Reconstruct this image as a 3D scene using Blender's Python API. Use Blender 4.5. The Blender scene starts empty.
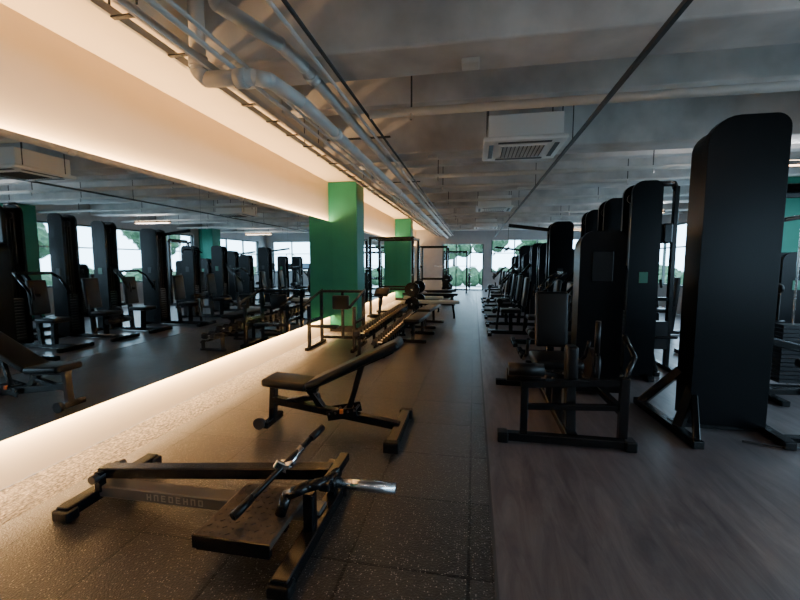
import bpy, bmesh, math, random
from mathutils import Vector, Matrix, Euler
random.seed(4)
S=bpy.context.scene
# ---------------------------------------------------------------- materials
def mk(name):
    m=bpy.data.materials.new(name); m.use_nodes=True
    nt=m.node_tree; return m,nt,nt.nodes['Principled BSDF']
def plain(name,col,rough=.5,metal=0,noise=0.0,nscale=30,bump=0.0,emit=None,es=0,spec=.5):
    m,nt,b=mk(name)
    b.inputs['Specular IOR Level'].default_value=spec
    b.inputs['Base Color'].default_value=(*col,1); b.inputs['Roughness'].default_value=rough; b.inputs['Metallic'].default_value=metal
    if noise or bump:
        g=nt.nodes.new('ShaderNodeTexCoord'); n=nt.nodes.new('ShaderNodeTexNoise'); n.inputs['Scale'].default_value=nscale; n.inputs['Detail'].default_value=6
        nt.links.new(g.outputs['Object'],n.inputs['Vector'])
        r=nt.nodes.new('ShaderNodeMapRange'); r.inputs[1].default_value=.3; r.inputs[2].default_value=.7; r.inputs[3].default_value=1-noise; r.inputs[4].default_value=1+noise
        nt.links.new(n.outputs['Fac'],r.inputs[0])
        h=nt.nodes.new('ShaderNodeVectorMath'); h.operation='SCALE'; h.inputs[0].default_value=col
        nt.links.new(r.outputs[0],h.inputs['Scale']); nt.links.new(h.outputs[0],b.inputs['Base Color'])
        if bump:
            bp=nt.nodes.new('ShaderNodeBump'); bp.inputs['Strength'].default_value=bump; bp.inputs['Distance'].default_value=.01
            nt.links.new(n.outputs['Fac'],bp.inputs['Height']); nt.links.new(bp.outputs[0],b.inputs['Normal'])
    if emit:
        b.inputs['Emission Color'].default_value=(*emit,1); b.inputs['Emission Strength'].default_value=es
    return m
BLK=plain('black_powdercoat',(.004,.004,.0045),.24,0,.25,60,spec=.32)
SHR=plain('shroud_black',(.002,.0025,.0035),.30,0,.3,90,.1,spec=.13)
PAD=plain('black_vinyl',(.0045,.0043,.0045),.38,0,.2,120,.15,spec=.22)
GRY=plain('dark_grey_paint',(.016,.016,.018),.38,spec=.3)
BRZ=plain('satin_grey_steel',(.10,.095,.09),.33,.4,spec=.5)
LET=plain('lettering_grey',(.26,.24,.22),.5)
CHR=plain('chrome',(.75,.75,.76),.18,1)
WOOD=plain('platform_brown_rubber',(.045,.031,.022),.5,0,.4,25,.2,spec=.35)
GRN=plain('green_paint',(.008,.155,.105),.55,0,.06,4,spec=.3)
CREAM=plain('cream_paint',(.78,.67,.51),.7,0,.02,3,spec=.2)
CONC=plain('concrete_ceiling',(.46,.43,.41),.85,0,.45,1.3,.3,spec=.2)
BEAM=plain('beam_concrete',(.58,.565,.55),.8,0,.25,2.2,.25,spec=.2)
WHT=plain('offwhite_plastic',(.78,.78,.76),.5)
PIPE=plain('pvc_pipe_grey',(.60,.58,.55),.4,0,.08,6)
TRAY=plain('tray_metal_dark',(.05,.048,.046),.5,.3)
FRM=plain('window_frame',(.03,.05,.045),.45)
WALLM=plain('grey_wall',(.35,.35,.36),.8,0,.06,3)
LEDM=plain('led_diffuser',(1,.8,.55),.5,emit=(1,.62,.30),es=6)
LAMP=plain('lamp_diffuser',(1,.8,.6),.5,emit=(1,.62,.35),es=9)
PALE=plain('pale_vinyl',(.55,.5,.42),.5)
SCR=plain('console_screen',(.02,.05,.09),.2,emit=(.15,.35,.6),es=.8)
GSCR=plain('green_placard',(.01,.12,.06),.4)
LEAF=plain('foliage',(.022,.06,.022),.8,0,.5,6,.4)
BARK=plain('bark',(.03,.02,.015),.9)
PAVE=plain('pavement',(.60,.60,.60),.9,0,.1,2)
m,nt,b=mk('mirror_glass'); b.inputs['Base Color'].default_value=(.90,.93,.92,1); b.inputs['Metallic'].default_value=1; b.inputs['Roughness'].default_value=.012; MIR=m
# floor strip by the mirror wall: LED glow put in as paler grainy colour
m,nt,b=mk('rubber_floor_painted_glow'); PGLOW=m
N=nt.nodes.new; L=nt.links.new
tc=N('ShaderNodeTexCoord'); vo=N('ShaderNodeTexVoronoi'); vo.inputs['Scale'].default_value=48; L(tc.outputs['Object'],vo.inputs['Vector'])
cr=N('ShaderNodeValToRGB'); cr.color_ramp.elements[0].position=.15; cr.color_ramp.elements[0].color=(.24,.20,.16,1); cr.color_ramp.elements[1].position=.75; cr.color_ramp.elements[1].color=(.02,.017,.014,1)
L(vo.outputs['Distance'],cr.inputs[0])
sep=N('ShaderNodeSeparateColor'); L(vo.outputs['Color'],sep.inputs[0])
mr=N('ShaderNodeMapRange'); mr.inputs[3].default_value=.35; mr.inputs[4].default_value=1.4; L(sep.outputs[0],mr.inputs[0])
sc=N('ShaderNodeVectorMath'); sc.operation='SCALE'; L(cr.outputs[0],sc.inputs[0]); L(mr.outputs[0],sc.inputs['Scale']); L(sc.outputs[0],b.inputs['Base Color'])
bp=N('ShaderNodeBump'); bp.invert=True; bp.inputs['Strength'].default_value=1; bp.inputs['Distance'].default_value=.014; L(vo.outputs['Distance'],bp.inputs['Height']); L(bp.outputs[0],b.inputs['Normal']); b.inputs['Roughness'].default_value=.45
# rubber floor
m,nt,b=mk('rubber_tile_floor'); RUB=m
N=nt.nodes.new; L=nt.links.new
tc=N('ShaderNodeTexCoord')
br=N('ShaderNodeTexBrick'); br.offset=0; br.inputs['Scale'].default_value=1; br.inputs['Brick Width'].default_value=.62; br.inputs['Row Height'].default_value=.62
br.inputs['Mortar Size'].default_value=.010; br.inputs['Color1'].default_value=(.020,.019,.0185,1); br.inputs['Color2'].default_value=(.038,.036,.034,1); br.inputs['Mortar'].default_value=(.002,.002,.002,1)
L(tc.outputs['Object'],br.inputs['Vector'])
vo=N('ShaderNodeTexVoronoi'); vo.inputs['Scale'].default_value=80; L(tc.outputs['Object'],vo.inputs['Vector'])
lt=N('ShaderNodeMath'); lt.operation='LESS_THAN'; lt.inputs[1].default_value=.26; L(vo.outputs['Distance'],lt.inputs[0])
sep=N('ShaderNodeSeparateColor'); L(vo.outputs['Color'],sep.inputs[0])
gt=N('ShaderNodeMath'); gt.operation='GREATER_THAN'; gt.inputs[1].default_value=.58; L(sep.outputs[0],gt.inputs[0])
mu=N('ShaderNodeMath'); mu.operation='MULTIPLY'; L(lt.outputs[0],mu.inputs[0]); L(gt.outputs[0],mu.inputs[1])
mx=N('ShaderNodeMix'); mx.data_type='RGBA'; L(mu.outputs[0],mx.inputs[0]); L(br.outputs['Color'],mx.inputs[6]); mx.inputs[7].default_value=(.22,.21,.20,1)
L(mx.outputs[2],b.inputs['Base Color']); b.inputs['Roughness'].default_value=.34; b.inputs['Specular IOR Level'].default_value=.45
no=N('ShaderNodeTexNoise'); no.inputs['Scale'].default_value=90; L(tc.outputs['Object'],no.inputs['Vector'])
ad=N('ShaderNodeMath'); ad.operation='MULTIPLY_ADD'; ad.inputs[1].default_value=-2.5; L(br.outputs['Fac'],ad.inputs[0]); L(no.outputs['Fac'],ad.inputs[2])
bp=N('ShaderNodeBump'); bp.inputs['Strength'].default_value=.7; bp.inputs['Distance'].default_value=.007; L(ad.outputs[0],bp.inputs['Height']); L(bp.outputs[0],b.inputs['Normal'])
# vinyl/concrete floor with grain
m,nt,b=mk('polished_concrete_floor'); CFL=m
N=nt.nodes.new; L=nt.links.new
tc=N('ShaderNodeTexCoord'); mp=N('ShaderNodeMapping'); mp.inputs['Rotation'].default_value=(0,0,.75); mp.inputs['Scale'].default_value=(1,.16,1); L(tc.outputs['Object'],mp.inputs['Vector'])
n1=N('ShaderNodeTexNoise'); n1.inputs['Scale'].default_value=9; n1.inputs['Detail'].default_value=12; n1.inputs['Roughness'].default_value=.7; n1.inputs['Distortion'].default_value=.8; L(mp.outputs[0],n1.inputs['Vector'])
cr=N('ShaderNodeValToRGB'); cr.color_ramp.elements[0].position=.32; cr.color_ramp.elements[0].color=(.048,.040,.042,1); cr.color_ramp.elements[1].position=.68; cr.color_ramp.elements[1].color=(.125,.106,.106,1)
L(n1.outputs['Fac'],cr.inputs[0]); L(cr.outputs[0],b.inputs['Base Color'])
n2=N('ShaderNodeTexNoise'); n2.inputs['Scale'].default_value=14; n2.inputs['Detail'].default_value=8; L(mp.outputs[0],n2.inputs['Vector'])
mr=N('ShaderNodeMapRange'); mr.inputs[3].default_value=.25; mr.inputs[4].default_value=.45; L(n2.outputs['Fac'],mr.inputs[0]); L(mr.outputs[0],b.inputs['Roughness']); b.inputs['Specular IOR Level'].default_value=.4
bp=N('ShaderNodeBump'); bp.inputs['Strength'].default_value=.2; bp.inputs['Distance'].default_value=.01; L(n2.outputs['Fac'],bp.inputs['Height']); L(bp.outputs[0],b.inputs['Normal'])

# ---------------------------------------------------------------- mesh builder
class MB:
    def __init__(s,name,loc=(0,0,0),rotz=0):
        s.name=name; s.bm=bmesh.new(); s.mats=[]; s.loc=loc; s.rz=rotz
    def mi(s,m):
        if m not in s.mats: s.mats.append(m)
        return s.mats.index(m)
    def _fin(s,vs,m,smooth=False):
        i=s.mi(m); fs=set()
        for v in vs: fs.update(v.link_faces)
        for f in fs:
            f.material_index=i
            if smooth=='side': f.smooth=len(f.verts)==4
            else: f.smooth=bool(smooth)
    def box(s,c,sz,m,rot=(0,0,0),bev=0,seg=2):
        M=Matrix.Translation(c)@Euler(rot).to_matrix().to_4x4()@Matrix.Diagonal((sz[0],sz[1],sz[2],1))
        r=bmesh.ops.create_cube(s.bm,size=1,matrix=M); vs=r['verts']
        if bev:
            es=set()
            for v in vs: es.update(v.link_edges)
            i=s.mi(m)
            for v in vs:
                for f in v.link_faces: f.material_index=i
            rr=bmesh.ops.bevel(s.bm,geom=list(es),offset=bev,segments=seg,affect='EDGES',profile=.5)
            vs=[v for v in rr['verts'] if v.is_valid]
            s._fin(vs,m,seg>2)
        else: s._fin(vs,m)
    def span(s,x0,x1,y0,y1,z0,z1,m,bev=0,seg=2):
        s.box(((x0+x1)/2,(y0+y1)/2,(z0+z1)/2),(abs(x1-x0),abs(y1-y0),abs(z1-z0)),m,bev=bev,seg=seg)
    def _or(s,p0,p1):
        p0=Vector(p0);p1=Vector(p1);d=p1-p0;L=d.length;z=d.normalized()
        up=Vector((0,0,1)) if abs(z.z)<.95 else Vector((0,1,0))
        x=up.cross(z).normalized(); y=z.cross(x)
        return Matrix(((x.x,y.x,z.x,(p0.x+p1.x)/2),(x.y,y.y,z.y,(p0.y+p1.y)/2),(x.z,y.z,z.z,(p0.z+p1.z)/2),(0,0,0,1))),L
    def beam(s,p0,p1,w,h,m,bev=.006):
        M,L=s._or(p0,p1)
        r=bmesh.ops.create_cube(s.bm,size=1,matrix=M@Matrix.Diagonal((w,h,L,1))); vs=r['verts']; s._fin(vs,m)
        if bev:
            es=set()
            for v in vs: es.update(v.link_edges)
            rr=bmesh.ops.bevel(s.bm,geom=list(es),offset=min(bev,w*.3,h*.3),segments=1,affect='EDGES')
            s._fin([v for v in rr['verts'] if v.is_valid],m)
    def cyl(s,p0,p1,r,m,n=14,r2=None):
        M,L=s._or(p0,p1)
        q=bmesh.ops.create_cone(s.bm,cap_ends=True,segments=n,radius1=r,radius2=r if r2 is None else r2,depth=L,matrix=M)
        s._fin(q['verts'],m,'side' if n>8 else False)
    def ball(s,c,r,m):
        q=bmesh.ops.create_uvsphere(s.bm,u_segments=14,v_segments=8,radius=r,matrix=Matrix.Translation(c)); s._fin(q['verts'],m,True)
    def path(s,pts,r,m,n=12):
        for a,b in zip(pts[:-1],pts[1:]): s.cyl(a,b,r,m,n)
        for p in pts[1:-1]: s.ball(p,r*1.0,m)
    def prism(s,prof,axis,a,b,m,smooth=False):
        def P(p,t):
            return {'y':(p[0],t,p[1]),'x':(t,p[0],p[1]),'z':(p[0],p[1],t)}[axis]
        v0=[s.bm.verts.new(P(p,a)) for p in prof]; v1=[s.bm.verts.new(P(p,b)) for p in prof]
        fs=[s.bm.faces.new(v0),s.bm.faces.new(v1)]
        n=len(prof)
        for i in range(n): fs.append(s.bm.faces.new((v0[i],v0[(i+1)%n],v1[(i+1)%n],v1[i])))
        i=s.mi(m)
        for f in fs: f.material_index=i
    def done(s,bevel=0):
        bmesh.ops.recalc_face_normals(s.bm,faces=s.bm.faces[:])
        me=bpy.data.meshes.new(s.name); s.bm.to_mesh(me); s.bm.free()
        for m in s.mats: me.materials.append(m)
        o=bpy.data.objects.new(s.name,me); S.collection.objects.link(o); o.location=s.loc; o.rotation_euler=(0,0,s.rz)
        if bevel:
            bv=o.modifiers.new('bev','BEVEL'); bv.width=bevel; bv.segments=2; bv.limit_method='ANGLE'; bv.angle_limit=math.radians(40)
        return o
def rtop(x0,x1,z0,z1,r0,r1=None,n=7,taper=0):
    r1=r0 if r1 is None else r1
    p=[(x0-taper,z0),(x1+taper,z0)]
    for i in range(n+1):
        a=math.pi/2*i/n; p.append((x1-r1+r1*math.cos(a),z1-r1+r1*math.sin(a)))
    for i in range(n+1):
        a=math.pi/2+math.pi/2*i/n; p.append((x0+r0+r0*math.cos(a),z1-r0+r0*math.sin(a)))
    return p
def light(name,loc,rot,sx,sy,p,col,portal=False,spread=180):
    l=bpy.data.lights.new(name,'AREA'); l.shape='RECTANGLE'; l.size=sx; l.size_y=sy; l.energy=p; l.color=col; l.spread=math.radians(spread)
    o=bpy.data.objects.new(name,l); S.collection.objects.link(o); o.location=loc; o.rotation_euler=rot
    if portal: l.cycles.is_portal=True
    return o

# ---------------------------------------------------------------- room shell
WX=-3.15; RX=6.0; Y0=-5.0; Y1=22.0; ZC=3.62; FB=0.13
b=MB('floor'); b.span(-2.72,FB,Y0,Y1,-.1,0,RUB); b.span(FB,RX,Y0,Y1,-.1,-.002,CFL); b.span(WX,-2.72,Y0,Y1,-.1,-.001,PGLOW); b.done()
b=MB('trim_1'); b.span(FB-.006,FB+.012,Y0,Y1,-.01,.004,TRAY); b.done()
b=MB('ceiling'); b.span(WX-.2,RX+.2,Y0-.2,Y1+.2,ZC,ZC+.2,CONC)
b.span(WX,-2.22,Y0,Y1,3.28,ZC-.001,CREAM); b.span(-2.22,-2.16,Y0,Y1,3.14,ZC-.001,CREAM); b.done()
b=MB('wall_left'); b.span(WX-.2,WX,Y0,Y1,0,ZC,CREAM); b.done()
b=MB('wall_back'); b.span(WX,RX,Y0-.2,Y0,0,ZC,WALLM); b.done()
wi=1
b=MB('wall_right'); b.span(RX,RX+.2,Y0,Y1,0,.8,WALLM); b.span(RX,RX+.2,Y0,Y1,2.72,ZC,WALLM)
edges=[-5,-3.6,.6,.95,7.9,8.9,15.8,16.8,21.2,22]
for i in range(0,len(edges)-1,2): b.span(RX,RX+.2,edges[i],edges[i+1],.8,2.72,WALLM)
b.done()
for i in range(1,len(edges)-1,2):
    a,c=edges[i],edges[i+1]; w=MB('window_%d'%wi); wi+=1
    w.span(RX+.05,RX+.12,a,c,.8,.86,FRM); w.span(RX+.05,RX+.12,a,c,2.66,2.72,FRM); w.span(RX+.05,RX+.12,a,c,1.98,2.02,FRM)
    n=max(1,round((c-a)/1.4))
    for k in range(n+1):
        y=a+(c-a)*k/n; y=min(max(y,a+.03),c-.03); w.span(RX+.05,RX+.12,y-.03,y+.03,.86,2.66,FRM)
    w.done()
    light('window_portal_%d'%i,(RX+.16,(a+c)/2,1.76),(0,math.radians(90),0),1.9,c-a,1,(1,1,1),True)
b=MB('wall_far')
def fw(x0,x1,z0,z1): b.span(x0,x1,Y1,Y1+.2,z0,z1,WALLM)
fw(WX,-1.7,0,ZC); fw(-1.7,.5,2.5,ZC); fw(.5,.9,0,ZC); fw(.9,5.6,0,1.0); fw(.9,5.6,2.7,ZC); fw(5.6,RX,0,ZC); b.done()
w=MB('window_%d'%wi); wi+=1
for x in (-1.67,-.95,-.2,.47): w.span(x-.03,x+.03,Y1+.05,Y1+.12,0,2.5,FRM)
w.span(-1.7,.5,Y1+.05,Y1+.12,2.02,2.08,FRM); w.span(-1.7,.5,Y1+.05,Y1+.12,0,.08,FRM); w.done()
w=MB('window_%d'%wi)
for x in (.93,2.1,3.25,4.4,5.57): w.span(x-.03,x+.03,Y1+.05,Y1+.12,1,2.7,FRM)
w.span(.9,5.6,Y1+.05,Y1+.12,1,1.06,FRM); w.span(.9,5.6,Y1+.05,Y1+.12,2.0,2.04,FRM); w.done()
for (x0,x1,y,zt) in ((WX,-2.5,8.45,3.27),(WX,-2.5,16.0,3.27),(WX,-2.5,-.9,3.27),(5.3,RX,8.25,3.03),(5.3,RX,16.1,3.03),(5.3,RX,.45,3.03)):
    b=MB('green_pillar'); b.span(x0+.001,x1-.001,y,y+.58,0,zt,GRN,bev=.012); b.span(x0+.001,x1,y-.012,y+.592,0,.1,BLK); b.done()
segs=((-.2,8.43),(9.08,15.98),(16.62,21.8))
for (a,c) in segs:
    b=MB('wall_mirror'); n=max(1,round((c-a)/2.0))
    for k in range(n):
        ya=a+(c-a)*k/n; yb=a+(c-a)*(k+1)/n
        b.span(WX+.085,WX+.097,ya+.002,yb-.002,.37,2.42,MIR)
    b.span(WX+.075,WX+.084,a,c,.37,2.42,TRAY)
    for k in range(n+1):
        yy=min(max(a+(c-a)*k/n,a+.03),c-.03)
        b.span(WX,WX+.075,yy-.02,yy+.02,.9,1.9,TRAY)
    b.done()
    b=MB('led_strip'); b.span(WX+.001,WX+.008,a,c,2.34,2.36,LEDM); b.span(WX+.001,WX+.012,a,c,.43,.45,LEDM); b.done()
    Lg=c-a
    light('led_up',(WX+.022,(a+c)/2,2.395),(math.radians(180),0,0),.02,Lg,25*Lg,(1,.60,.27))
    light('led_down',(WX+.035,(a+c)/2,.395),(0,0,0),.03,Lg,26*Lg,(1,.62,.29),spread=140)
# ---------------------------------------------------------------- ceiling structure
y=.2
while y<21.5:
    b=MB('ceiling_beam'); b.span(-2.15,RX,y,y+.45,3.04,ZC-.001,BEAM,bev=.02); b.done()
    b=MB('ceiling_joist'); b.span(-2.15,RX,y+1.45,y+1.65,3.22,ZC-.001,BEAM,bev=.01); b.done()
    y+=2.7
b=MB('ceiling_rail'); b.span(1.025,1.055,Y0+.1,Y1-.05,2.85,2.88,TRAY)
for i in range(10): b.cyl((1.04,-3.3+2.7*i,2.88),(1.04,-3.3+2.7*i,ZC-.01),.006,TRAY,8)
b.done()
b=MB('cable_tray')
for x,z in ((-2.08,2.96),(-1.9,2.93)): b.span(x-.012,x+.012,Y0+.1,Y1-.1,z,z+.05,PIPE)
for i in range(60): b.span(-2.08,-1.9,-4.5+i*.44,-4.47+i*.44,2.95,2.96,TRAY)
for i in range(10):
    for x in (-2.08,-1.9): b.cyl((x,-3.3+2.7*i,3.0),(x,-3.3+2.7*i,ZC-.005),.006,TRAY,8)
b.done()
b=MB('conduit_pipes')
for x,z,r,mm in ((-1.74,2.95,.018,PIPE),(-1.66,2.97,.014,PIPE),(-1.12,2.96,.014,PIPE),(-1.05,2.98,.014,TRAY)):
    b.cyl((x,Y0+.1,z),(x,Y1-.1,z),r,mm,10)
for i in range(10):
    b.span(-1.78,-1.0,-3.32+2.7*i,-3.28+2.7*i,3.02,3.035,TRAY)
b.done()
b=MB('drain_pipe'); 
b.path([(-1.98,2.72,ZC-.01),(-1.98,2.72,2.92),(-1.93,2.74,2.87),(-1.56,2.75,2.86),(-1.48,2.82,2.86),(-1.42,3.2,2.86),(-1.42,Y1-.1,2.86)],.055,PIPE,16)
b.cyl((-1.98,2.72,2.95),(-1.98,2.72,3.02),.066,PIPE,16); b.cyl((-1.62,2.75,2.86),(-1.7,2.75,2.86),.066,PIPE,16)
for yy in (4,7.5,10.1,12.7,15.3,18): b.cyl((-1.42,yy,2.86),(-1.42,yy+.1,2.86),.066,PIPE,16)
b.done()
b=MB('drain_pipe'); b.path([(-1.55,2.2,ZC-.01),(-1.5,2.25,3.05),(-1.28,2.6,2.98),(-1.25,2.9,2.97),(-1.25,Y1-.1,2.97)],.045,PIPE,16)
b.cyl((-1.25,3.0,2.97),(-1.25,3.1,2.97),.055,PIPE,16); b.done()
for y_,z_,r_ in ((3.85,2.95,.038),(6.7,2.95,.035),(7.72,2.97,.022),(9.4,2.95,.03),(12.1,2.95,.03),(13.2,2.97,.02),(14.8,2.95,.03),(17.4,2.95,.03)):
    b=MB('sprinkler_pipe'); b.cyl((-1.0,y_,z_),(RX-.01,y_,z_),r_,PIPE,14)
    for xx in (-.6,2.6,4.6): b.cyl((xx,y_,z_),(xx,y_,ZC-.01),.008,TRAY,8); b.cyl((xx,y_-.02,z_),(xx,y_-.02,z_-.08),.012,CHR,8)
    b.done()
b=MB('cable_conduit')
for pts in ([(-.9,2.55,3.3),(.2,2.6,3.35),(.9,2.6,3.58)],[(-.9,4.9,3.55),(-.1,4.95,3.55),(-.05,5.5,3.55)],[(1.4,3.45,3.55),(1.45,4.25,3.55)],[(2.2,2.1,3.5),(4.8,2.15,3.5)],[(-.7,6.3,3.5),(.4,6.4,3.5),(.45,6.95,3.5)],[(1.8,5.0,3.5),(5.2,5.05,3.5)]):
    b.path(pts,.016,PIPE,8)
b.done()
b=MB('ceiling_junction_box')
for (x,y) in ((-.05,3.18),(-.6,5.82),(2.3,3.18),(.9,8.5)): b.box((x,y,3.02),(.13,.13,.04),PIPE,bev=.008)
b.done()
for (x,y,z) in ((.52,5.0,2.84),(.46,10.4,2.84),(.42,15.8,2.84),(4.2,5.0,2.84)):
    b=MB('ceiling_air_conditioner',(x,y,z)); b.box((0,0,.03),(.88,.88,.05),WHT,bev=.018,seg=3); b.box((0,0,.17),(.78,.78,.25),WHT,bev=.01)
    b.box((0,0,.0),(.5,.5,.012),WHT)
    for k in range(11): b.box((-.22+.044*k,0,-.009),(.008,.46,.008),TRAY)
    for sx,sy in ((0,1),(0,-1),(1,0),(-1,0)): b.box((sx*.35,sy*.35,.003),(.56 if sy else .05,.56 if sx else .05,.008),TRAY); 
    for sx in (-.39,.39):
        for sy in (-.3,.3): b.cyl((sx,sy,.05),(sx,sy,ZC-z-.01),.007,TRAY,8)
    b.done()
for (x,y) in ((4.1,11.4),(4.1,6.2),(3.6,17),(2.9,1.1),(2.6,-2.2),(-.4,-2.2)):  # lamps beside and behind the camera are added, unseen, to light front and ceiling
    b=MB('linear_pendant_lamp',(x,y,2.8)); b.box((0,0,.035),(1.3,.07,.05),TRAY); b.box((0,0,.005),(1.26,.055,.012),LAMP); b.box((0,0,.063),(1.26,.055,.006),LAMP)
    for sx in (-.5,.5): b.cyl((sx,0,.06),(sx,0,ZC-2.81),.005,TRAY,8)
    b.done()
    light('pendant_light',(x,y,2.79),(0,0,0),1.2,.05,6,(1,.88,.78))
    light('added_uplight',(x,y,2.872),(math.pi,0,0),1.2,.05,30 if y<2 else 24,(.86,.93,1))  # upward light added to the pendants to brighten the ceiling

# ---------------------------------------------------------------- foreground low row machine
b=MB('lever_row_machine')
b.beam((-2.4,1.86,.05),(-2.4,2.56,.05),.09,.07,BLK); 
for yy in (1.88,2.54): b.box((-2.4,yy,.035),(.12,.08,.07),PAD,bev=.012)
b.beam((-2.4,2.12,.075),(-.85,2.12,.075),.11,.075,BRZ)
def glyph(x,k,w=.030,h=.040):
    z0=.055; yy=2.0645
    b.box((x,yy,z0+h/2),(.007,.002,h),LET)
    if k in (0,2,3): b.box((x+w-.006,yy,z0+h/2),(.007,.002,h),LET)
    if k in (0,1,3): b.box((x+w/2-.003,yy,z0+h-.003),(w,.002,.007),LET)
    if k in (1,3): b.box((x+w/2-.003,yy,z0+.003),(w,.002,.007),LET)
    if k in (1,2): b.box((x+w/2-.003,yy,z0+h/2),(w*.8,.002,.007),LET)
for i,k in enumerate((2,0,1,3,1,2,0,3)): glyph(-2.0+i*.052,k)
b.beam((-.86,1.58,.05),(-.86,2.46,.05),.09,.08,BLK)
for yy in (1.6,2.44): b.box((-.86,yy,.035),(.12,.08,.07),PAD,bev=.012)
b.beam((-2.36,2.08,.07),(-2.36,2.08,.2),.05,.05,BLK); b.beam((-2.36,2.2,.07),(-2.36,2.2,.2),.05,.05,BLK)
b.cyl((-2.36,2.02,.17),(-2.36,2.26,.17),.028,GRY)
b.beam((-2.40,2.14,.17),(-.80,2.14,.325),.085,.07,BLK)
b.box((-1.16,1.92,.165),(.42,.5,.035),WOOD,bev=.01); b.span(-1.36,-.96,1.68,1.71,.10,.165,BLK)
b.span(-1.37,-.95,1.665,1.675,.12,.185,BLK)
for kx in range(9):
    for ky in range(10):
        b.box((-1.335+.044*kx,1.71+.047*ky,.184),(.024,.007,.004),WOOD,rot=(0,0,.8 if (kx+ky)%2 else -.8))
b.beam((-1.3,1.95,.06),(-1.3,1.95,.15),.05,.05,BLK); b.beam((-1.02,1.95,.06),(-1.02,1.95,.15),.05,.05,BLK)
b.beam((-.86,2.3,.07),(-.86,2.3,.30),.06,.06,BLK); b.beam((-.86,1.95,.07),(-.86,1.95,.30),.06,.06,BLK)
b.path([(-1.0,1.88,.2),(-.97,1.9,.30),(-.86,1.93,.345),(-.78,2.0,.34),(-.76,2.12,.33)],.03,BLK)
b.beam((-.78,1.95,.33),(-.78,2.32,.33),.06,.05,BLK)
b.cyl((-.78,2.05,.31),(-.40,2.05,.31),.03,CHR,18); b.cyl((-.76,2.05,.31),(-.735,2.05,.31),.05,BLK,18)
b.cyl((-1.20,1.76,.24),(-.99,2.47,.44),.018,BLK); b.cyl((-1.20,1.76,.24),(-1.165,1.88,.274),.024,PAD); b.cyl((-1.02,2.36,.41),(-.99,2.47,.44),.024,PAD)
b.cyl((-1.10,2.11,.30),(-1.05,2.27,.385),.024,CHR); b.beam((-1.09,2.13,.27),(-1.09,2.13,.36),.08,.06,CHR)
b.beam((-1.03,2.14,.29),(-1.13,2.08,.37),.03,.05,CHR)
b.done()

# ---------------------------------------------------------------- adjustable bench
b=MB('adjustable_weight_bench')
yc=3.45
b.beam((-.64,yc-.37,.05),(-.64,yc+.37,.05),.09,.08,BLK)
for yy in (yc-.37,yc+.37): b.box((-.64,yy,.045),(.13,.08,.09),PAD,bev=.012)
b.beam((-1.88,yc-.16,.04),(-1.88,yc+.16,.04),.06,.06,BLK)
b.cyl((-1.93,yc-.14,.06),(-1.93,yc-.18,.06),.055,GRY,16)
b.beam((-1.88,yc,.05),(-1.86,yc,.38),.06,.07,BLK)
b.beam((-1.87,yc,.24),(-.64,yc,.07),.08,.07,BLK)
b.beam((-1.87,yc,.20),(-1.4,yc,.3),.05,.05,BLK)
b.beam((-1.9,yc,.39),(-1.42,yc,.36),.07,.05,BLK)
b.beam((-1.5,yc,.36),(-1.35,yc,.16),.06,.06,BLK)
for dy in (-.075,.075): b.beam((-1.30,yc+dy,.14),(-1.02,yc+dy,.20),.01,.09,BLK)
for k in range(5): b.cyl((-1.28+.06*k,yc-.09,.165+.012*k),(-1.28+.06*k,yc+.09,.165+.012*k),.010,GRY,8)
b.beam((-.98,yc,.64),(-1.12,yc,.18),.05,.04,BLK)
b.box((-1.16,yc-.085,.2),(.03,.02,.04),plain('orange_label',(.4,.1,.02),.5))
b.box((-1.70,yc,.425),(.44,.30,.075),PAD,rot=(0,math.radians(4),0),bev=.03,seg=4)
ang=math.atan2(.42,.84)
b.box((-1.06,yc,.625),(.96,.29,.075),PAD,rot=(0,-ang,0),bev=.03,seg=4)
b.beam((-1.45,yc,.39),(-.70,yc,.755),.06,.035,BLK)
b.done()

b=MB('dip_stand')
for x in (-2.85,-2.02):
    b.beam((x,6.45,.03),(x,7.35,.03),.06,.06,BLK)
    for yy,h in ((6.6,.78),(7.2,1.02)): b.beam((x,yy,.05),(x,yy,h),.055,.055,BLK)
    b.beam((x,6.6,.5),(x,7.2,.5),.05,.05,BLK)
    b.cyl((x,6.35,.8),(x,7.25,1.02),.024,BLK)
b.beam((-2.85,7.2,1.0),(-2.02,7.2,1.0),.05,.05,BLK); b.beam((-2.85,7.2,.12),(-2.02,7.2,.12),.05,.05,BLK); b.beam((-2.85,6.6,.42),(-2.02,6.6,.42),.05,.05,BLK)
b.box((-2.43,7.1,.8),(.32,.07,.26),PAD,bev=.025,seg=3); b.beam((-2.43,7.2,.12),(-2.43,7.2,1),.05,.05,BLK)
b.box((-2.43,6.5,.44),(.3,.18,.05),PAD,bev=.02,seg=3)
b.done()
b=MB('hyperextension_bench',(.09,.32,0))
b.beam((-2.35,8.9,.04),(-2.35,9.8,.04),.06,.06,BLK)
b.beam((-2.55,8.9,.04),(-2.15,8.9,.04),.06,.06,BLK); b.beam((-2.55,9.8,.04),(-2.15,9.8,.04),.06,.06,BLK)
b.beam((-2.35,8.95,.05),(-2.35,9.5,.75),.06,.06,BLK); b.box((-2.35,9.45,.8),(.36,.3,.09),PAD,rot=(.6,0,0),bev=.03,seg=3)
b.cyl((-2.55,9.0,.25),(-2.15,9.0,.25),.05,PAD)
b.done()
b=MB('dumbbell_rack',(.11,0,0))
for yy in (6.2,7.2,8.2,9.2,10.1):
    b.beam((-1.98,yy,.02),(-1.5,yy,.02),.06,.04,BLK); b.beam((-1.93,yy,.03),(-1.93,yy,.30),.05,.05,BLK); b.beam((-1.55,yy,.03),(-1.55,yy,.18),.05,.05,BLK)
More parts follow.
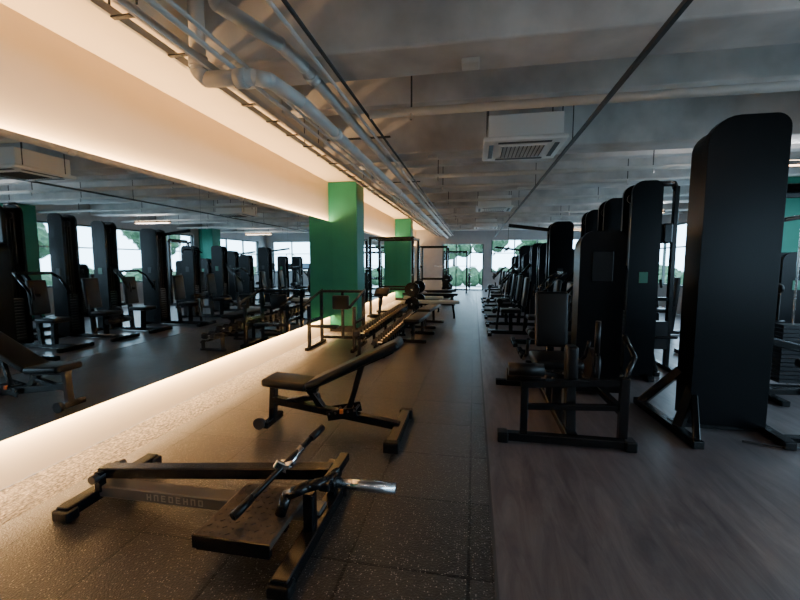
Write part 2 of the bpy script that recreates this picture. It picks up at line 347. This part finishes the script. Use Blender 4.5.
for x,z in ((-1.95,.32),(-1.84,.29),(-1.66,.18),(-1.54,.15)): b.beam((x,6.15,z),(x,10.15,z),.035,.03,BLK)
for row,(x,z) in enumerate(((-1.9,.38),(-1.6,.24))):
    yy=6.3
    while yy<10.1:
        r=.055+.02*((yy-6.3)/3.8)
        for dx in (-.085,.085):
            b.cyl((x+dx-.04,yy,z+r-.06),(x+dx+.04,yy,z+r-.06),r,GRY if dx<0 else BLK,6)
        b.cyl((x-.09,yy,z+r-.06),(x+.09,yy,z+r-.06),.016,CHR,8)
        yy+=.19
b.done()
def flatbench(loc,rz,mat):
    b=MB('flat_bench',loc,rz)
    b.box((0,0,.43),(1.25,.32,.08),mat,bev=.03,seg=4); b.beam((-.5,0,.37),(.5,0,.37),.06,.06,BLK)
    for sx in (-.48,.48): b.beam((sx,-.26,.03),(sx,.26,.03),.06,.06,BLK); b.beam((sx,0,.05),(sx*.9,0,.37),.06,.06,BLK)
    b.done()
flatbench((-1.55,12.5,0),.05,PALE); flatbench((-1.15,13.9,0),0,PAD); flatbench((-2.1,14.4,0),1.2,PAD); flatbench((-1.0,11.2,0),0.05,PALE)
flatbench((-1.10,8.0,0),1.5,PAD); flatbench((-1.05,9.7,0),1.45,PAD); flatbench((-1.3,15.6,0),.3,PAD)
# ---------------------------------------------------------------- racks
def power_rack(loc,h=2.2,rz=0):
    b=MB('power_rack',loc,rz)
    for sx in (-.55,.55):
        for sy in (-.6,.6):
            b.beam((sx,sy,.02),(sx,sy,h),.07,.07,BLK)
        b.beam((sx,-.7,.03),(sx,.75,.03),.07,.06,BLK); b.beam((sx,-.6,h-.04),(sx,.6,h-.04),.06,.06,BLK); b.beam((sx,-.6,.8),(sx,.6,.8),.05,.05,BLK)
        for z in (.4,.8,1.2): b.cyl((sx,.6,z),(sx+(.22 if sx>0 else -.22),.6,z),.022,CHR,10)
        for z in (.4,.8): b.cyl((sx*1.12,.6,z),(sx*1.30,.6,z),.2,BLK,20)
    for sy in (-.6,.6): b.beam((-.55,sy,h-.04),(.55,sy,h-.04),.06,.06,BLK)
    b.beam((-.55,.6,.12),(.55,.6,.12),.06,.06,BLK)
    b.cyl((-1.05,-.66,1.35),(1.05,-.66,1.35),.014,CHR,10)
    for sx in (-.6,.6): b.box((sx*.92,-.64,1.32),(.04,.07,.1),BLK)
    b.done()
power_rack((-2.25,11.45,0),2.25,math.radians(-90)); power_rack((-1.75,17.9,0),2.25,math.radians(-90)); power_rack((-.9,20.6,0),2.1)
def treadmill(loc,rz):
    b=MB('treadmill',loc,rz)
    b.box((0,0,.12),(.8,1.8,.14),BLK,bev=.03,seg=3); b.box((0,-.05,.195),(.5,1.6,.01),PAD); b.box((0,.75,.2),(.8,.4,.14),GRY,bev=.04,seg=3)
    for sx in (-.38,.38):
        b.beam((sx,.7,.15),(sx,.85,1.25),.07,.06,GRY); b.beam((sx,.85,1.05),(sx,.2,1.0),.05,.05,BLK); b.box((sx,-.75,.025),(.06,.12,.05),PAD); b.box((sx,.75,.025),(.06,.12,.05),PAD)
    b.box((0,.85,1.3),(.8,.12,.35),BLK,rot=(-.3,0,0),bev=.03,seg=3); b.box((0,.785,1.33),(.4,.01,.22),SCR,rot=(-.3,0,0)); b.done()
treadmill((5.0,19.5,0),0); treadmill((3.9,19.5,0),0); treadmill((2.8,19.5,0),0)

# ---------------------------------------------------------------- big cable tower (right front)
b=MB('cable_tower_machine')
b.prism(rtop(1.98,2.60,.06,2.80,.24,.12),'y',4.0,4.08,SHR)
b.prism(rtop(2.02,2.56,.06,2.76,.2,.1),'y',4.08,4.36,SHR)
b.beam((1.86,3.58,.035),(1.80,4.70,.035),.09,.07,BLK); b.beam((1.84,3.9,.05),(2.05,4.1,.42),.08,.08,BLK); b.beam((1.80,4.6,.05),(2.03,4.3,.5),.08,.08,BLK)
b.beam((1.86,3.62,.04),(2.02,4.02,.3),.05,.10,BLK)
b.beam((2.60,3.7,.035),(2.65,4.70,.035),.09,.07,BLK); b.beam((1.83,4.05,.05),(2.65,4.05,.05),.08,.06,BLK)
b.beam((2.6,3.85,.04),(3.6,3.95,.04),.07,.05,BLK)
b.beam((2.6,4.2,.35),(3.5,4.3,.35),.06,.06,BLK); b.beam((2.6,4.2,.85),(3.5,4.35,.62),.07,.07,BLK); b.box((3.15,4.1,.62),(.4,.35,.09),PAD,bev=.03,seg=4)
b.beam((3.15,4.1,.05),(3.15,4.1,.6),.07,.07,BLK); b.box((3.32,4.3,1.0),(.35,.1,.6),PAD,rot=(-.15,.0,0),bev=.03,seg=4)
b.cyl((2.56,4.2,1.9),(2.85,4.0,1.95),.02,CHR); b.cyl((2.85,4.0,1.95),(2.85,4.0,.5),.004,BLK,6)
b.path([(2.3,3.8,.012),(2.6,3.72,.012),(2.9,3.78,.012),(3.1,3.7,.012)],.01,GRY,8)
b.done(.006)
def cable_station(loc,rz=0,h=2.35,w=1.0,name='cable_pulley_station'):
    b=MB(name,loc,rz)
    for sx in (-w/2,w/2):
        b.beam((sx,0,.03),(sx,0,h-.1),.08,.10,BLK); b.beam((sx,-.45,.03),(sx,.45,.03),.08,.06,BLK)
        for dy in (-.03,.03): b.cyl((sx*.86,dy,.1),(sx*.86,dy,h-.15),.014,CHR,8)
        b.box((sx*.86,0,1.25),(.09,.12,.12),GRY,bev=.01); b.cyl((sx*.86-.02,-.1,1.25),(sx*.86+.02,-.1,1.25),.05,PAD,16)
        b.cyl((sx*.86,-.12,1.22),(sx*.86,-.12,.9),.006,TRAY,6); b.cyl((sx*.86-.06,-.12,.88),(sx*.86+.06,-.12,.88),.016,PAD,10)
    b.path([(-w/2,0,h-.12),(-w/2+.08,0,h-.02),(w/2-.08,0,h-.02),(w/2,0,h-.12)],.045,BLK)
    for k in range(14): b.box((0,.12,.15+.05*k),(w*.5,.16,.042),GRY)
    for sx in (-.1,.1): b.cyl((sx,.12,.1),(sx,.12,h-.1),.012,CHR,8)
    b.beam((-w/2,.12,h-.08),(w/2,.12,h-.08),.06,.08,BLK); b.beam((-w/2,.1,.06),(w/2,.1,.06),.08,.06,BLK)
    b.done()
b=MB('cable_frame_station')
for x in (2.47,2.76):
    b.beam((x,6.3,.03),(x,6.3,2.6),.06,.08,BLK); b.beam((x,5.85,.03),(x,6.75,.03),.07,.06,BLK)
b.path([(2.47,6.3,2.55),(2.51,6.3,2.64),(2.72,6.3,2.64),(2.76,6.3,2.55)],.04,BLK)
b.cyl((2.56,6.3,.1),(2.56,6.3,2.6),.012,CHR,8); b.box((2.62,6.3,1.02),(.26,.06,.05),BLK); b.box((2.66,6.28,1.95),(.12,.12,.28),BLK,bev=.02)
b.box((2.62,6.3,.5),(.24,.1,.4),GRY); b.cyl((2.6,6.2,1.2),(2.5,6.0,1.3),.018,PAD,8); b.cyl((2.4,6.1,.5),(2.8,6.1,.5),.02,BLK,8)
b.beam((2.47,6.3,.6),(2.47,5.9,.05),.05,.05,BLK)
b.done()
cable_station((3.8,5.3,0),0,2.4,.95)
cable_station((4.5,13.0,0),math.radians(90))

# ---------------------------------------------------------------- selectorized machines row
def press(name,tx,y,h=2.4,kind=0,tw=.55,rd=.2,td=.42):
    b=MB(name,(tx,y,0))
    b.prism(rtop(-.0,tw,.05,h,rd,.1),'y',-td/2,-td/2+.05,SHR); b.prism(rtop(-.0,tw,.05,h,rd,.1),'y',td/2-.05,td/2,SHR)
    b.prism(rtop(.12,tw-.03,.05,h-.05,min(rd*.6,(tw-.15)*.45),.06),'y',-td/2+.05,td/2-.05,SHR)
    b.box((tw*.5,-td/2-.004,min(h-.5,1.35)),(.10,.008,.14),GSCR if kind==0 else GRY)
    for k in range(14): b.box((.07,0,.15+.055*k),(.09,td*.55,.046),GRY)
    for sy in (-.06,.06): b.cyl((.06,sy,.9),(.06,sy,h-.15),.008,GRY,8)
    b.cyl((.06,0,.9),(.06,0,h-.15),.005,TRAY,6); b.cyl((.06,-.015,h-.2),(.06,.015,h-.2),.06,GRY,16)
    b.beam((-1.2,0,.05),(tw,0,.05),.10,.07,BLK)
    b.beam((-1.15,-.32,.04),(-1.15,.32,.04),.08,.07,BLK); b.beam((tw-.06,-.3,.04),(tw-.06,.3,.04),.08,.07,BLK)
    b.beam((-.7,0,.07),(-.72,0,.46),.08,.08,BLK)
    b.box((-.72,0,.52),(.42,.36,.08),PAD,bev=.03,seg=4)
    b.beam((-.42,0,.05),(-.34,0,1.15),.08,.07,BLK)
    b.box((-.42,0,.92),(.08,.32,.62),PAD,rot=(0,math.radians(6),0),bev=.03,seg=4)
    if kind==0:
        b.beam((-.34,-.28,1.35),(-.34,.28,1.35),.06,.06,BLK); b.beam((-.34,0,1.1),(.02,0,1.5),.07,.07,BLK)
        for sy in (-.3,.3):
            b.path([(-.34,sy,1.36),(-.5,sy*1.15,1.25),(-.72,sy*1.1,1.0),(-.78,sy*.8,.98)],.024,BLK); b.cyl((-.74,sy*1.12,1.12),(-.76,sy*1.1,.9),.02,PAD,10)
    elif kind==1:
        for sy in (-.2,.2): b.cyl((-1.0,0,.38),(-1.0,sy*1.3,.38),.055,PAD,14)
        b.beam((-.74,.24,.5),(-1.0,.24,.36),.05,.05,BLK); b.beam((-.5,.26,.55),(-.74,.26,.5),.05,.05,BLK)
        for sy in (-.24,.24): b.cyl((-.6,sy,.5),(-.62,sy,.72),.018,PAD,10)
        b.cyl((-.74,.18,.5),(-.74,.28,.5),.12,GRY,18)
    else:
        b.beam((0,0,h-.15),(-.8,0,h-.05),.07,.07,BLK); b.cyl((-.8,0,h-.1),(-.8,0,1.85),.005,TRAY,6)
        b.path([(-.85,-.34,1.78),(-.8,-.25,1.85),(-.8,.25,1.85),(-.85,.34,1.78)],.016,BLK)
        b.cyl((-.95,-.2,.72),(-.95,.2,.72),.06,PAD,14); b.beam((-1.0,0,.1),(-.95,0,.7),.05,.05,BLK)
    return b.done()
b=MB('leg_extension_machine')
b.beam((.27,3.47,.05),(1.30,3.47,.05),.08,.07,BLK)
for x in (.27,1.29): b.box((x,3.47,.045),(.09,.12,.09),PAD,bev=.012)
b.beam((1.24,3.5,.05),(1.24,3.5,.6),.07,.06,BLK); b.beam((.45,3.52,.06),(.45,3.52,.52),.06,.06,BLK)
b.beam((.42,3.52,.50),(1.26,3.52,.56),.07,.06,BLK); b.beam((.45,3.52,.3),(1.24,3.52,.34),.05,.05,BLK)
b.beam((.85,3.47,.05),(.85,5.0,.05),.10,.07,BLK); b.beam((1.24,3.5,.3),(1.24,4.9,.3),.06,.07,BLK)
b.beam((.85,3.6,.06),(.85,3.7,.8),.08,.10,BLK); b.box((.85,3.64,.66),(.1,.14,.34),PAD,bev=.03,seg=3)
b.cyl((.32,3.62,.60),(.62,3.62,.60),.06,PAD,16); b.cyl((.32,3.8,.50),(.62,3.8,.50),.06,PAD,16); b.beam((.62,3.62,.58),(.85,3.7,.52),.04,.04,BLK)
b.box((.82,4.2,.56),(.46,.5,.09),PAD,bev=.035,seg=4); b.beam((.85,4.2,.07),(.85,4.2,.52),.09,.09,BLK)
b.box((.84,4.55,.93),(.34,.09,.6),PAD,rot=(-.12,0,0),bev=.035,seg=4); b.beam((.85,4.6,.07),(.85,4.68,1.1),.08,.08,BLK)
b.cyl((1.12,4.15,.55),(1.2,4.15,.55),.16,GRY,20)
for x in (.55,1.12): b.path([(x,4.45,.5),(x,4.2,.62),(x,4.12,.78)],.018,PAD)
b.prism(rtop(1.18,1.66,.05,1.9,.16,.1),'y',4.85,4.92,SHR); b.prism(rtop(1.20,1.64,.05,1.87,.15,.1),'y',4.92,5.2,SHR)
b.beam((.3,5.1,.04),(1.66,5.1,.04),.08,.07,BLK)
b.box((1.42,4.84,1.5),(.22,.02,.34),BLK,bev=.006)
b.path([(1.24,3.5,.58),(1.34,3.6,.75),(1.4,4.0,.85)],.022,BLK)
b.cyl((1.05,3.62,.75),(1.05,3.62,1.05),.022,PAD,10); b.beam((1.05,3.62,.55),(1.05,3.62,.78),.04,.04,BLK)
b.done()
press('chest_press_machine',1.98,5.85,2.58,0,.36,.14,.36)
press('leg_curl_machine',1.95,6.85,2.52,1,.34,.14,.32)
press('shoulder_press_machine',1.92,7.75,2.46,0,.34,.14,.32)
press('lat_pulldown_machine',1.5,8.75,2.36,2,.45,.15,.34)
press('leg_curl_machine',1.5,10.0,2.0,1,.36,.14,.32)
press('chest_press_machine',1.5,11.3,2.05,0,.36,.14,.32)
press('leg_curl_machine',1.45,12.7,1.8,1,.36,.14,.32)
press('lat_pulldown_machine',1.5,14.1,2.1,2,.4,.14,.34)
press('chest_press_machine',1.5,15.5,1.8,0,.36,.14,.32)
press('leg_curl_machine',1.5,16.9,1.8,1,.36,.14,.32)
press('chest_press_machine',4.6,7.2,1.7,0,.4,.14,.34)
press('leg_curl_machine',4.6,9.4,1.5,1,.4,.14,.34)
press('chest_press_machine',4.7,15.0,1.7,0,.4,.14,.34)
press('leg_curl_machine',3.3,12.0,1.6,1,.4,.14,.34)
press('lat_pulldown_machine',3.2,14.6,2.0,2,.4,.14,.34)

# ---------------------------------------------------------------- outside
b=MB('street_pavement'); b.span(-25,40,-25,60,-.35,-.25,PAVE); b.done()
b=MB('hedge')
def bush(x,y,r,z=None):
    z=r*.9-.25 if z is None else z
    q=bmesh.ops.create_icosphere(b.bm,subdivisions=3,radius=r,matrix=Matrix.Translation((x,y,z)))
    for v in q['verts']:
        v.co+=Vector([random.uniform(-.09,.09) for _ in range(3)]); v.co.z=max(v.co.z,-.25)
    b._fin(q['verts'],LEAF)
for i in range(40): bush(11+random.uniform(-.5,.5),-6+i*.9,random.uniform(.6,.85))
for i in range(10): bush(-5+i*1.2,30,.75)
b.done()
for (x,y) in ((14,8),(14.5,15),(13.5,22),(-1.6,33),(1.2,35),(4.5,33)):
    b=MB('street_tree'); b.cyl((x,y,-.25),(x,y,2.4),.14,BARK,10,r2=.09)
    for k in range(6): bush(x+random.uniform(-.9,.9),y+random.uniform(-.9,.9),random.uniform(.6,.9),random.uniform(2.3,3.6))
    b.done()
# ---------------------------------------------------------------- world
w=bpy.data.worlds.new('World'); S.world=w; w.use_nodes=True
bg=w.node_tree.nodes['Background']; bg.inputs[0].default_value=(.50,.77,1.0,1); bg.inputs[1].default_value=11
# ---------------------------------------------------------------- camera
cam=bpy.data.cameras.new('cam'); cam.lens=18; cam.sensor_width=36; cam.clip_start=.05
co=bpy.data.objects.new('camera',cam); S.collection.objects.link(co); co.location=(0,0,1.55)
co.rotation_euler=(math.radians(90-5.427),0,math.radians(10.43)); S.camera=co
